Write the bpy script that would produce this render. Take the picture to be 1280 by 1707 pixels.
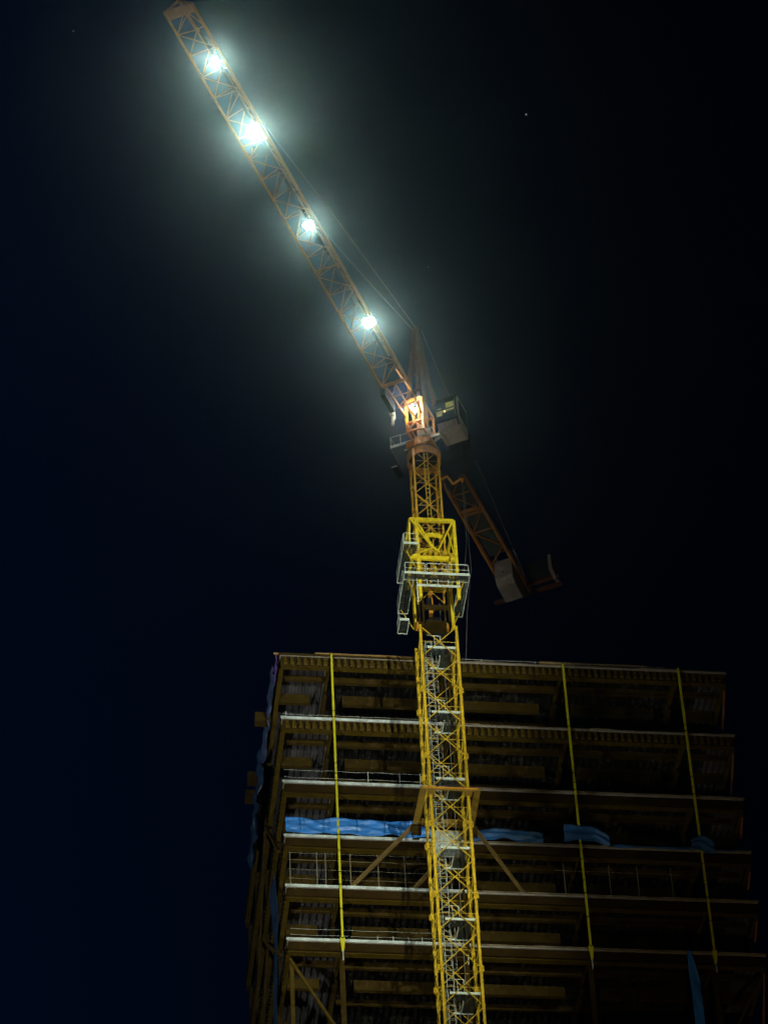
import bpy, math, random
from mathutils import Vector, Matrix
R = math.radians
random.seed(7)
S = bpy.context.scene
for o in list(bpy.data.objects): bpy.data.objects.remove(o)
COL = S.collection

# ------------------------------------------------------------------ camera
PITCH, ROLL, FPX = R(43.85), math.atan(.0553), 5918.0
cd = bpy.data.cameras.new('camera'); cam = bpy.data.objects.new('camera', cd); COL.objects.link(cam)
cd.sensor_fit = 'HORIZONTAL'; cd.sensor_width = 36; cd.lens = 36*FPX/1280
cd.clip_start = .5; cd.clip_end = 20000
Fv = Vector((0, math.cos(PITCH), math.sin(PITCH))); U0 = Vector((0, -math.sin(PITCH), math.cos(PITCH))); R0 = Vector((1, 0, 0))
s_, c_ = math.sin(ROLL), math.cos(ROLL)
Rv = R0*c_ - U0*s_; Uv = R0*s_ + U0*c_
cam.matrix_world = Matrix(((Rv.x, Uv.x, -Fv.x, 0), (Rv.y, Uv.y, -Fv.y, 0), (Rv.z, Uv.z, -Fv.z, 1.6), (0, 0, 0, 1)))
S.camera = cam
S.render.resolution_x = 767; S.render.resolution_y = 1024

# ------------------------------------------------------------------ world and exposure
w = bpy.data.worlds.new('World'); S.world = w; w.use_nodes = True
nt = w.node_tree; bg = nt.nodes['Background']
sky = nt.nodes.new('ShaderNodeTexSky'); sky.sky_type = 'NISHITA'; sky.sun_disc = False
sky.sun_elevation = R(-4.0); sky.sun_rotation = R(-75); sky.ozone_density = 5.0; sky.air_density = 1.3; sky.dust_density = .3
tint = nt.nodes.new('ShaderNodeMix'); tint.data_type = 'RGBA'; tint.blend_type = 'MULTIPLY'; tint.inputs[0].default_value = 1; tint.inputs[7].default_value = (.5, 2.7, 1.7, 1)
nt.links.new(sky.outputs['Color'], tint.inputs[6]); nt.links.new(tint.outputs[2], bg.inputs['Color'])
tcw = nt.nodes.new('ShaderNodeTexCoord'); sep = nt.nodes.new('ShaderNodeSeparateXYZ'); mr = nt.nodes.new('ShaderNodeMapRange')
mr.interpolation_type = 'SMOOTHSTEP'; mr.inputs['From Min'].default_value = -.16; mr.inputs['From Max'].default_value = .10; mr.inputs['To Min'].default_value = .28; mr.inputs['To Max'].default_value = .05
nt.links.new(tcw.outputs['Generated'], sep.inputs[0]); nt.links.new(sep.outputs['X'], mr.inputs['Value']); nt.links.new(mr.outputs['Result'], bg.inputs['Strength'])
bg.inputs['Strength'].default_value = 0.06
S.view_settings.view_transform = 'Standard'; S.view_settings.look = 'None'
S.view_settings.exposure = 0; S.view_settings.gamma = 1

# faint moonlight from behind the left shoulder
sl = bpy.data.lights.new('moon', 'SUN'); sl.energy = 0.004; sl.angle = R(.5); sl.color = (.7, .8, 1)
so = bpy.data.objects.new('moon', sl); COL.objects.link(so); so.rotation_euler = (R(50), 0, R(-35))

# ------------------------------------------------------------------ materials
def mat(name, base, rough=.5, metal=0, var=.25, scale=3, bump=0, dirt=None, dirt_amt=.5, em=None, ems=0, trans=0, alpha=1, rnd=0):
    m = bpy.data.materials.new(name); m.use_nodes = True; n = m.node_tree; b = n.nodes['Principled BSDF']
    b.inputs['Roughness'].default_value = rough; b.inputs['Metallic'].default_value = metal
    tc = n.nodes.new('ShaderNodeTexCoord')
    nz = n.nodes.new('ShaderNodeTexNoise'); nz.inputs['Scale'].default_value = scale; nz.inputs['Detail'].default_value = 6
    n.links.new(tc.outputs['Object'], nz.inputs['Vector'])
    rp = n.nodes.new('ShaderNodeValToRGB')
    rp.color_ramp.elements[0].position = .3; rp.color_ramp.elements[1].position = .7
    rp.color_ramp.elements[0].color = (*[c*(1-var) for c in base], 1); rp.color_ramp.elements[1].color = (*[min(1, c*(1+var*.4)) for c in base], 1)
    n.links.new(nz.outputs['Fac'], rp.inputs['Fac']); out = rp.outputs['Color']
    if dirt:
        n2 = n.nodes.new('ShaderNodeTexNoise'); n2.inputs['Scale'].default_value = scale*2.7; n2.inputs['Detail'].default_value = 8; n2.inputs['Roughness'].default_value = .7
        n.links.new(tc.outputs['Object'], n2.inputs['Vector'])
        r2 = n.nodes.new('ShaderNodeMapRange'); r2.inputs['From Min'].default_value = .51; r2.inputs['From Max'].default_value = .68; r2.inputs['To Max'].default_value = dirt_amt
        n.links.new(n2.outputs['Fac'], r2.inputs['Value'])
        mx = n.nodes.new('ShaderNodeMix'); mx.data_type = 'RGBA'; mx.inputs[7].default_value = (*dirt, 1)
        n.links.new(r2.outputs['Result'], mx.inputs[0]); n.links.new(out, mx.inputs[6]); out = mx.outputs[2]
    if rnd:
        oi_ = n.nodes.new('ShaderNodeObjectInfo'); r3 = n.nodes.new('ShaderNodeMapRange'); r3.inputs['To Min'].default_value = 1-rnd; r3.inputs['To Max'].default_value = 1.05
        n.links.new(oi_.outputs['Random'], r3.inputs['Value']); m3 = n.nodes.new('ShaderNodeVectorMath'); m3.operation = 'SCALE'
        n.links.new(out, m3.inputs[0]); n.links.new(r3.outputs['Result'], m3.inputs['Scale']); out = m3.outputs[0]
    n.links.new(out, b.inputs['Base Color'])
    if bump:
        bp = n.nodes.new('ShaderNodeBump'); bp.inputs['Strength'].default_value = bump; bp.inputs['Distance'].default_value = .02
        n.links.new(nz.outputs['Fac'], bp.inputs['Height']); n.links.new(bp.outputs['Normal'], b.inputs['Normal'])
    if em: b.inputs['Emission Color'].default_value = (*em, 1); b.inputs['Emission Strength'].default_value = ems
    if trans: b.inputs['Transmission Weight'].default_value = trans
    return m
YEL = mat('yellow_crane_paint', (.72, .48, .018), .5, 0, .3, 2.5, dirt=(.14, .075, .03), dirt_amt=.8, rnd=.3)
ORA = mat('orange_crane_paint', (.62, .27, .022), .5, 0, .25, 2.0, dirt=(.14, .07, .03), dirt_amt=.5)
PST = mat('yellow_green_post_paint', (.52, .49, .01), .5, 0, .12, 2.0, dirt=(.25, .2, .05), dirt_amt=.25)
BRN = mat('brown_primer_steel', (.036, .022, .0024), .7, 0, .35, 1.3, dirt=(.08, .05, .03), dirt_amt=.6)
OCH = mat('ochre_primer_steel', (.062, .040, .003), .65, 0, .35, 2.0, dirt=(.1, .06, .03), dirt_amt=.6)
GAL = mat('galvanised_steel', (.55, .62, .60), .45, .35, .25, 4, dirt=(.3, .28, .24), dirt_amt=.4)
TRM = mat('pale_edge_angle', (.62, .72, .74), .45, .1, .45, .9, dirt=(.25, .22, .2), dirt_amt=.7)
DCK = mat('zinc_deck_painted_shade', (.010, .010, .010), .5, .5, .4, 1.2, dirt=(.12, .1, .08), dirt_amt=.6)  # darkened deck copy, shade of the middle bays put into the colour
WHT = mat('pale_painted_steel', (.66, .78, .74), .45, 0, .15, 3, dirt=(.3, .3, .25), dirt_amt=.4)
GRT = mat('platform_grating', (.035, .04, .034), .7, .1, .3, 8)
CON = mat('concrete', (.28, .26, .24), .9, 0, .3, 1.5, bump=.3)
DRK = mat('dark_machinery', (.010, .010, .011), .7, .0, .3, 3)
CAB = mat('cab_paint', (.78, .72, .66), .45, 0, .15, 2, dirt=(.25, .2, .16), dirt_amt=.4)
BAL = mat('ballast_concrete', (.10, .08, .072), .85, 0, .2, 1.2, bump=.3, dirt=(.25, .22, .2), dirt_amt=.6)
ROP = mat('wire_rope', (.3, .3, .29), .5, .6, .2, 10)
TIM = mat('timber_board', (.34, .21, .08), .8, 0, .35, 2.5)
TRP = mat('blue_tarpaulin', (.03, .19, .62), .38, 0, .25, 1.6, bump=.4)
TRL = mat('pale_blue_netting', (.045, .065, .14), .5, 0, .35, 1.6)
DBR = mat('dark_brown_crane_steel', (.24, .095, .018), .6, 0, .3, 2, dirt=(.08, .04, .02), dirt_amt=.6)  # darker and browner than the jib orange
DK2 = mat('zinc_deck_painted_light', (.075, .07, .08), .4, .5, .5, 1.6, dirt=(.08, .07, .06), dirt_amt=.7)  # brighter deck copy, light in the end bays put into the colour
EDG = mat('edge_trim_painted_dim', (.22, .18, .13), .7, 0, .6, .8, dirt=(.05, .04, .03), dirt_amt=.9)  # trim right of the mast, light fall-off put into the colour
FAS = mat('brown_fascia_plate', (.026, .014, .002), .7, 0, .5, .7, dirt=(.02, .012, .006), dirt_amt=.7)
TR2 = mat('shade_painted_blue_tarpaulin', (.014, .10, .30), .6, 0, .5, 1.6, bump=.4, dirt=(.02, .03, .05), dirt_amt=.8)  # darker copy of the blue, shading right of the mast painted in
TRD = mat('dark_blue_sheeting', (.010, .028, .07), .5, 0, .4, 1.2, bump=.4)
RLM = mat('dull_railing_steel', (.22, .20, .13), .5, .2, .3, 4)
TRV = mat('violet_sheet', (.20, .08, .42), .5, 0, .2, 2)
RED = mat('dark_red_steel', (.045, .014, .006), .6, 0, .3, 2)
LENS = mat('lamp_lens', (.9, .95, .9), .3, em=(1.0, 1.0, .90), ems=40)
LEN2 = mat('warm_lamp_lens', (.9, .9, .9), .3, em=(1.0, .93, .85), ems=40)
GLS = mat('cab_glass', (.03, .05, .03), .08, 0, .2, 2)
INT = mat('cab_interior_panel', (.35, .34, .10), .6, 0, .4, 3)
for m_ in (BRN, OCH, DBR, FAS, EDG, DCK, DK2, GRT, CON, DRK, TIM, BAL, RED, CAB): m_.node_tree.nodes['Principled BSDF'].inputs['Specular IOR Level'].default_value = .08
for m_ in (DCK, DK2): m_.node_tree.nodes['Principled BSDF'].inputs['Metallic'].default_value = .2
GRD = mat('site_ground', (.06, .055, .05), .95, 0, .4, .3, bump=.5)

# ------------------------------------------------------------------ mesh builder
class MB:
    def __init__(s): s.v = []; s.f = []
    def add(s, vs, fs):
        k = len(s.v); s.v += [tuple(v) for v in vs]; s.f += [tuple(i+k for i in f) for f in fs]
    def box(s, x0, x1, y0, y1, z0, z1):
        s.add([(x0,y0,z0),(x1,y0,z0),(x1,y1,z0),(x0,y1,z0),(x0,y0,z1),(x1,y0,z1),(x1,y1,z1),(x0,y1,z1)],
              [(0,3,2,1),(4,5,6,7),(0,1,5,4),(1,2,6,5),(2,3,7,6),(3,0,4,7)]); return s
    def tube(s, p, q, r, n=6, r2=None):
        p, q = Vector(p), Vector(q); d = (q-p).normalized(); a = d.orthogonal().normalized(); b = d.cross(a)
        r2 = r if r2 is None else r2
        vs = [p+(a*math.cos(t)+b*math.sin(t))*r for t in [2*math.pi*i/n for i in range(n)]] + \
             [q+(a*math.cos(t)+b*math.sin(t))*r2 for t in [2*math.pi*i/n for i in range(n)]]
        fs = [(i, (i+1) % n, n+(i+1) % n, n+i) for i in range(n)] + [tuple(reversed(range(n))), tuple(range(n, 2*n))]
        s.add(vs, fs); return s
    def bar(s, p, q, w_, h, up=(0, 0, 1)):
        p, q = Vector(p), Vector(q); d = (q-p).normalized(); up = Vector(up)
        if abs(d.dot(up)) > .95: up = Vector((0, 1, 0))
        a = d.cross(up).normalized(); b = a.cross(d)
        vs = [c+a*i*w_/2+b*j_*h/2 for c in (p, q) for i, j_ in ((-1,-1),(1,-1),(1,1),(-1,1))]
        s.add(vs, [(0,3,2,1),(4,5,6,7),(0,1,5,4),(1,2,6,5),(2,3,7,6),(3,0,4,7)]); return s
    def path(s, pts, r, n=6):
        for a, b in zip(pts, pts[1:]): s.tube(a, b, r, n)
        return s
    def build(s, name, m, parent=None, loc=None, rz=None, smooth=False):
        me = bpy.data.meshes.new(name); me.from_pydata(s.v, [], s.f); me.materials.append(m); me.update()
        if smooth: me.polygons.foreach_set('use_smooth', [True]*len(me.polygons))
        o = bpy.data.objects.new(name, me); COL.objects.link(o)
        if parent: o.parent = parent
        if loc: o.location = loc
        if rz is not None: o.rotation_euler = (0, 0, rz)
        return o
def tag(o, label=None, cat=None, group=None, kind=None):
    if label: o['label'] = label
    if cat: o['category'] = cat
    if group: o['group'] = group
    if kind: o['kind'] = kind
    return o
def empty(name, loc=(0,0,0), rz=0, parent=None):
    o = bpy.data.objects.new(name, None); COL.objects.link(o); o.location = loc; o.rotation_euler = (0,0,rz); o.empty_display_size = .5
    if parent: o.parent = parent
    return o
def kids(o): return [c for c in bpy.data.objects if c.parent == o]
def copy_tree(o, parent=None):
    c = o.copy(); COL.objects.link(c)
    if parent: c.parent = parent
    for ch in kids(o): copy_tree(ch, c)
    return c

# ------------------------------------------------------------------ ground
g = MB(); g.add([(-4000,-4000,0),(4000,-4000,0),(4000,4000,0),(-4000,4000,0)], [(0,1,2,3)])
tag(g.build('ground', GRD), kind='structure')

# ------------------------------------------------------------------ the building
PSI = R(8.37)
BLD = empty('steel_frame_building', (0, 146, 0), PSI)
tag(BLD, 'unfinished steel framed high rise with open floors and blue sheeting behind the crane', 'building')
UL, UR, DEP = -6.22, 18.66, 24.0
COLS = [-3.36, 3.05, 9.45, 15.9]
LV = [130.75, 126.2, 121.75, 118.1, 114.8, 111.35, 105.6]
while LV[-1] > 6: LV.append(LV[-1]-3.8)
LV = LV[:-1]

def beam(mb, p, q, depth, fl, t=.02, webt=.02):
    """I section, p and q at the top centre line, running level"""
    p, q = Vector(p), Vector(q); d = (q-p).normalized(); a = Vector((-d.y, d.x, 0))
    def bx(o0, o1, z0, z1):
        vs = [Vector((c.x, c.y, 0))+a*o+Vector((0,0,c.z+z)) for z in (z0, z1) for c, o in ((p,o0),(q,o0),(q,o1),(p,o1))]
        mb.add(vs, [(0,3,2,1),(4,5,6,7),(0,1,5,4),(1,2,6,5),(2,3,7,6),(3,0,4,7)])
    bx(-fl/2, fl/2, -t, 0); bx(-webt/2, webt/2, -depth+t, -t); bx(-fl/2, fl/2, -depth, -depth+t)
    return mb

# one typical floor, built about its own top level z = 0, copied to every level
def make_floor(teeth, trim=None, full=True, line=None):
    m = MB(); m.box(UL+.06, UR-.06, .06, DEP-.06, -.13, 0)
    slab = m.build('floor_slab', CON, BLD)
    m = MB(); m.box(UL, 3.4, .035, .058, -.10, .02)
    x = UL
    while x < 3.3:                                             # pour stop pieces, slightly uneven lengths and set
        L = min(random.choice((2.4, 3.0, 3.2)), 3.4-x); dz = random.uniform(-.012, .012)
        m.box(x+.01, x+L-.01, -.004, .034, -.085+dz, .015+dz); x += L
    m.build('edge_trim', trim or TRM, slab)
    if line is not None:
        m = MB(); m.box(3.42, UR, .035, .058, -.06, .0)
        while x < UR-.2:
            L = min(random.choice((1.2, 2.4, 3.0)), UR-x)
            if random.random() < line: m.box(x+.02, x+L-.02, .0, .036, -.045+random.uniform(-.01, .01), .012+random.uniform(-.01, .01))
            x += L
        m.build('dimmed_edge_trim', EDG, slab)  # same slab trim beyond the mast, its dimness painted in
    m = MB(); m.box(UL, UL+.03, .06, DEP, -.15, .02).box(UR-.03, UR, .06, DEP, -.15, .02).box(UL, UR, DEP-.03, DEP, -.152, .022)
    m.build('side_trim', BRN, slab)
    # profiled deck, ribs run into the building
    per = .365
    for ua, ub, mt_ in ((UL+.1, -3.6, DK2), (-3.5, 17.1, DCK), (17.2, UR-.3, DK2)):  # end bays take the lit deck copy, the middle the shaded one
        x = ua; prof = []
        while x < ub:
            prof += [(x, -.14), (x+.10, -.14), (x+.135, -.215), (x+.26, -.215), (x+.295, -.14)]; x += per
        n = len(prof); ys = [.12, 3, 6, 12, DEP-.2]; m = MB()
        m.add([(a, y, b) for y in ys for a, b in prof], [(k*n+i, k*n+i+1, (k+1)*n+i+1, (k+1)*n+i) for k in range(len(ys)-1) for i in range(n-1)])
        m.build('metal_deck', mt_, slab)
    # edge girder
    m = MB(); beam(m, (UL+.1, .27, -.225), (UR-.1, .27, -.225), .56, .26); m.build('edge_girder', BRN, slab)
    m = MB(); m.box(UL+.1, UR-.1, .10, .44, -.815, -.788); m.build('girder_flange', OCH, slab)
    for xx in (UL+.14, UR-.14):
        m = MB(); beam(m, (xx, .46, -.235), (xx, DEP-.3, -.235), .54, .24); m.build('side_girder', OCH, slab)
    if not full: return slab
    m = MB(); x = UL+.22
    if teeth:
        m.box(UL+.1, UR-.1, .062, .09, -.19, -.165)
        while x < UR-.35:
            a, b = .072+random.uniform(-.006, .006), .108+random.uniform(-.01, .01); c = x+.13; t, bo, y0 = -.188, -.66-random.uniform(0, .03), .062
            m.add([(c-a,y0,t),(c+a,y0,t),(c+a,.13,t),(c-a,.13,t),(c-b,y0,bo+.06),(c+b,y0,bo+.06),(c+b,.135,bo-.03),(c-b,.135,bo-.03)],
                  [(0,1,2,3),(4,7,6,5),(0,4,5,1),(1,5,6,2),(2,6,7,3),(3,7,4,0)])
            x += per
        m.build('edge_stiffeners', OCH, slab)
    else:
        m.box(UL+.1, UR-.1, .09, .12, -.66, -.165)
        while x < UR-.35:
            if random.random() < .5: m.box(x, x+random.uniform(.03, .12), .07, .091, -.6+random.uniform(0,.1), -.2)
            x += per*random.choice((1, 1, 2))
        m.build('fascia_plate', FAS, slab)
    pts = [UL+.3]+COLS+[UR-.3]
    for a, b in zip(pts, pts[1:]):
        m = MB(); beam(m, (a+.13, 1.65, -.222), (b-.13, 1.65, -.222), .42 if b-a > 4 else .30, .2); m.build('joist', BRN, slab)
        a2 = a+(.9 if a in COLS else 0); b2 = b-(.9 if b in COLS else 0)
        m = MB(); m.box(a2, b2, 3.1, 3.34, -.86, -.224); m.build('drop_beam', BRN, slab)
        if b-a > 4:
            m = MB(); beam(m, (a+.13, 4.9, -.222), (b-.13, 4.9, -.222), .3, .18); m.build('joist', BRN, slab)
    for c in COLS:
        m = MB(); beam(m, (c-.12, 2.45, -.226), (c-.12, DEP-.4, -.226), .62, .2); g_ = m.build('main_girder', BRN, slab)
        m = MB(); m.add([(c-.2,.45,-.23),(c-.04,.45,-.23),(c-.04,2.44,-.23),(c-.2,2.44,-.23),(c-.2,.45,-.80),(c-.04,.45,-.80),(c-.04,2.44,-.52),(c-.2,2.44,-.52)],
            [(0,1,2,3),(4,7,6,5),(0,4,5,1),(1,5,6,2),(2,6,7,3),(3,7,4,0)]); m.build('haunch_bracket', OCH, slab)
    m = MB(); m.box(UL-.03, UL-.003, .45, DEP-.3, -.19, -.165); yy = .5                                           # rib ends along the left side
    while yy < DEP-.4:
        m.box(UL-.05, UL-.004, yy, yy+.16, -.34, -.16); yy += .365
    m.build('side_rib_ends', DCK, slab)
    return slab
fr_, fa, fb, fl_ = make_floor(True, BRN, line=.2), make_floor(True, line=.15), make_floor(False, line=.9), make_floor(False, None, False, line=.8)
floors = []
for i, z in enumerate(LV):
    src = fr_ if i == 0 else fa if i == 1 else fb if i < 7 else fl_
    o = src if i in (0, 1, 2, 7) else copy_tree(src, BLD)
    o.location = (0, 0, z); floors.append(o)

# columns, one per storey and grid point on the front row and left side, copies of a few lengths
def column_mesh(h, name='column', s=.24, m_=BRN):
    m = MB(); m.box(-s/2, s/2, -s/2, -s/2+.02, 0, h).box(-s/2, s/2, s/2-.02, s/2, 0, h).box(-.01, .01, -s/2+.021, s/2-.021, 0, h)
    m.box(-s/2-.05, s/2+.05, -s/2-.05, s/2+.05, h-.03, h)
    return m.build(name, m_, BLD)
cache = {}
grid = [(c, y) for c in [UL+.5]+COLS+[UR-.5] for y in (6.2,)] + [(UL+.3, y) for y in (12.4, 18.4, 23.4)]
for i in range(6):
    z1 = LV[i]-.86; z0 = LV[i+1]+.005; h = round(z1-z0, 3)
    for (x, y) in grid:
        if h not in cache: cache[h] = column_mesh(h); o = cache[h]
        else: o = cache[h].copy(); COL.objects.link(o)
        o.location = (x, y, z0)
# lower continuous columns to the ground
m0 = column_mesh(LV[5]-.8, 'column', .26)
first = True
for (x, y) in [(c, .62) for c in COLS] + [(UL+.25, y) for y in (12.4, 23.4)] + [(UR-.3, 6.2)]:
    o = m0 if first else m0.copy()
    if not first: COL.objects.link(o)
    o.location = (x, y, 0); first = False
# raking braces on the left flank and in the end bays of the lowest visible storey
def brace(p, q, s=.16, m_=BRN): return MB().bar(p, q, s, s).build('brace', m_, BLD)
for z1, z0 in ((105.6, 111.35), (111.35, 118.1), (118.1, 126.2)):
    brace((UL-.12, 1.6, z1+.1), (UL-.12, 8.5, z0-.8), .13, OCH)
    brace((UL-.12, 15.4, z1+.1), (UL-.12, 8.9, z0-.8), .13, BRN)
brace((UL+.2, .55, 110.4), (COLS[0]-.3, .55, 106.0), .15, OCH)
brace((UR-.3, .55, 110.2), (COLS[3]+.3, .55, 106.0), .15, OCH)
brace((UL+.3, .7, 110.3), (UL+.3, .7, 105.7), .2, OCH)
for k in range(6):
    brace((UR-.10, .7, LV[k]-.82), (UR-.10, 4.2, LV[k+1]+.05), .11, DBR)
    brace((UR-.75, .45, LV[k]-.83), (UR-.12, .16, LV[k]-.06), .08, DBR)
for y, z in ((4.6, 130.35), (9.7, 130.3), (11.2, 130.2)):
    MB().box(UL-.95, UL-.06, y, y+.55, z-.55, z+.05).build('stub_beam', BRN, BLD)
# yellow posts in front of the slabs with tapered feet
for c in COLS:
    m = MB(); m.box(c-.055, c+.055, -.15, -.03, 111.36, 130.80)
    pm = BRN if c == 3.05 else PST; post = m.build('facade_post', pm, BLD)
    m = MB(); y0, y1 = -.16, -.02
    m.add([(c-.13,y0,111.36),(c+.13,y0,111.36),(c+.13,y1,111.36),(c-.13,y1,111.36),(c-.06,y0,110.55),(c+.06,y0,110.55),(c+.06,y1,110.55),(c-.06,y1,110.55)],
          [(0,1,2,3),(4,7,6,5),(0,4,5,1),(1,5,6,2),(2,6,7,3),(3,7,4,0)])
    m.build('post_foot', pm, post)
    m = MB(); m.box(c-.03, c+.03, -.12, -.06, 109.95, 110.55); m.build('anchor_rod', GAL, post)
    for z in LV[:6]: MB().box(c-.075, c+.075, -.165, -.005, z-.04, z+.02).build('clamp', DRK, post)
    for z in (113.2, 115.6, 117.0, 122.2, 122.9, 126.6): MB().box(c-.063, c+.063, -.156, -.024, z, z+.05).build('clamp', DRK, post)

def bthing(name, loc, label, cat, group=None):                  # loc in building coordinates (u, w, z)
    e1 = Vector((math.cos(PSI), math.sin(PSI), 0)); e2 = Vector((-math.sin(PSI), math.cos(PSI), 0))
    P = Vector((0, 146, 0)) + e1*loc[0] + e2*loc[1] + Vector((0, 0, loc[2]))
    return tag(empty(name, P, PSI), label, cat, group)

# railings
def railing(u0, u1, z, hs, posts, hp, label, y=.3, r=.009, mt=GAL, sag=.03):
    t = bthing('safety_railing', (u0, y, z), label, 'railing', 'railings on the slab edges')
    L = u1-u0
    for h in hs:
        pts = [(L*i/12, random.uniform(-.01, .01), h-sag*math.sin(math.pi*(i*3/12 % 1))) for i in range(13)]
        MB().path(pts, r, 5).build('rail', mt, t)
    for p in posts:
        if 0 <= p-u0 <= L: MB().bar((p-u0, .02, 0), (p-u0, .02, hp), .04, .03).build('post', mt, t)
    return t
railing(-6.1, 1.6, 121.78, (.45, .95), (-1.6, .1, 1.2), 1.0, 'thin cable railing one floor above the long blue tarpaulin, left of the mast', r=.007)
railing(-6.1, 1.6, 126.23, (.4,), (-5.9, 1.5), .6, 'single thin cable line along the slab edge just below the top floor', r=.007)
railing(-6.0, 1.4, 114.82, (.62, 1.22, 1.85, 2.3), (-5.9, -4.5, -4.05, -2.75, -1.3, .1), 2.35, 'tall open rail grid filling the floor right under the bright blue tarpaulin', r=.009, mt=RLM)
railing(8.0, 15.6, 114.82, (1.75,), (8.5, 10.9, 12.4, 14.2), 2.2, 'tall dim railing right of the crane mast between the second and third yellow posts', r=.009, mt=RLM)
railing(-6.0, 1.6, 111.38, (.42, .8), (-1.5, -.7, .1, .8), .5, 'low thin railing on the slab edge at the foot of the first yellow post', r=.007)
railing(3.8, 15.2, 130.78, (.35,), (5, 8, 11, 14), .4, 'low line of edge protection along the roof right of the mast', r=.007)

# roof boards
def board(u0, u1, y, z0, z1, label, tilt=0):
    t = bthing('timber_board', (u0, y, z0), label, 'board', 'boards along the roof edge')
    MB().bar((0, 0, (z1-z0)/2), (u1-u0, 0, (z1-z0)/2+tilt), .05, z1-z0).build('plank', TIM, t)
    m = MB()
    for k in range(int((u1-u0)/1.5)+1): m.bar((.2+k*1.5, .06, -.2), (.2+k*1.5, .06, z1-z0-.02), .05, .05)
    m.build('brackets', BRN, t)
board(-4.2, 2.2, .3, 130.98, 131.13, 'long brown board along the roof edge left of the crane mast')
board(-6.5, -4.0, .25, 130.86, 130.95, 'thin dark board at the left corner of the roof')
board(8.3, 14.4, .6, 131.25, 131.45, 'brown board on the roof edge right of the mast above the second yellow post')

# tarpaulins: wavy cloth strips
def cloth(name, label, u0, u1, zb, zt, y, mt, amp=.09, nu=70, nz=10, loc_y=None, along='u', seed=1, edge=.05, sagb=0, group='blue sheets tied to the building'):
    rnd = random.Random(seed)
    ph = [rnd.uniform(0, 6.28) for _ in range(8)]
    t = bthing(name, (u0 if along == 'u' else y, y if along == 'u' else u0, 0), label, 'tarpaulin', group)
    L = u1-u0; vs = []
    for i in range(nu+1):
        a = i/nu; x = a*L
        b0 = (zb(a) if callable(zb) else zb); t0 = (zt(a) if callable(zt) else zt)
        b0 += edge*math.sin(x*2.3+ph[0])+edge*.6*math.sin(x*5.1+ph[1])-sagb*math.sin(math.pi*((x/1.6) % 1)); t0 += edge*.7*math.sin(x*1.7+ph[2])
        for k in range(nz+1):
            c = k/nz; z = b0+(t0-b0)*c
            w1 = x*.9+.8*math.sin(x*1.7+ph[3]); d = amp*(abs(math.sin(c*5.5+w1+ph[4]))*1.1+abs(math.sin(c*9-x*1.3+ph[5]))*.5+math.sin(x*3.1+c*2+ph[6])*.3+math.sin(x*9+c*21+ph[7])*.09)-amp*.5
            vs.append((x, d, z) if along == 'u' else (d, x, z))
    fs = [(i*(nz+1)+k, (i+1)*(nz+1)+k, (i+1)*(nz+1)+k+1, i*(nz+1)+k+1) for i in range(nu) for k in range(nz)]
    m = MB(); m.add(vs, fs); o = m.build('sheet', mt, t, smooth=True)
    md = o.modifiers.new('thick', 'SOLIDIFY'); md.thickness = .012
    return t
t1 = cloth('tarpaulin', 'long bright blue tarpaulin strip tied along the floor left of the crane mast', -6.12, 1.75, 118.14, 119.12, -.16, TRP, .10, 110, 14, seed=3, edge=.035)
m = MB()
for p in (.75, 2.0, 3.75, 5.2, 6.5): m.bar((p, -.2, 118.1), (p, -.2, 119.15), .03, .03)
m.build('batten', DRK, t1)
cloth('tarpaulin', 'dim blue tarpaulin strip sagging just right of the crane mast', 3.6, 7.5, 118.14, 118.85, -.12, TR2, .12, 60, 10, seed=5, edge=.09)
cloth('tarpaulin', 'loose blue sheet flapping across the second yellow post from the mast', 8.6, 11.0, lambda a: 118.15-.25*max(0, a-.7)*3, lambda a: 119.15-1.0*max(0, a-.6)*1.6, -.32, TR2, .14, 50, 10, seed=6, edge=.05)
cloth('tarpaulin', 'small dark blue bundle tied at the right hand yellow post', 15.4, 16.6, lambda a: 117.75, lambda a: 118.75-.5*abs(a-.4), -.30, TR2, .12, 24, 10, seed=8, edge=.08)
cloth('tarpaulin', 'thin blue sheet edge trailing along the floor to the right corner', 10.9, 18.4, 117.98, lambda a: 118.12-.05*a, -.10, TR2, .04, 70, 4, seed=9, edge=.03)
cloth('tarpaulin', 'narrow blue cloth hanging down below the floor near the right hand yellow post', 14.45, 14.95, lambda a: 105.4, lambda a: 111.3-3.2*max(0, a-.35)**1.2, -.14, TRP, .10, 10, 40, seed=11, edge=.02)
cloth('tarpaulin', 'pale blue netting wrapped along the roof edge of the left flank', 1.2, 9.0, lambda a: 129.9-.5*a, lambda a: 131.0-.2*a, UL-.28, TRL, .14, 60, 12, along='w', seed=12, edge=.12)
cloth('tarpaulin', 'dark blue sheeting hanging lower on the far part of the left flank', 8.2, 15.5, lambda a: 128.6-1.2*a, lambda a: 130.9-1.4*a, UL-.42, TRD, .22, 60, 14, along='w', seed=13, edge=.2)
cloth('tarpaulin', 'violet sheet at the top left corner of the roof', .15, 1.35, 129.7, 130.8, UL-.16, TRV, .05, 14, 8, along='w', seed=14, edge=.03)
cloth('tarpaulin', 'long dark blue sheet hanging down the left flank of the building below the bright tarpaulin', 3.2, 5.4, lambda a: 103.0, lambda a: 118.2, UL-.26, TRD, .14, 18, 90, along='w', seed=15, edge=.03)

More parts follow.
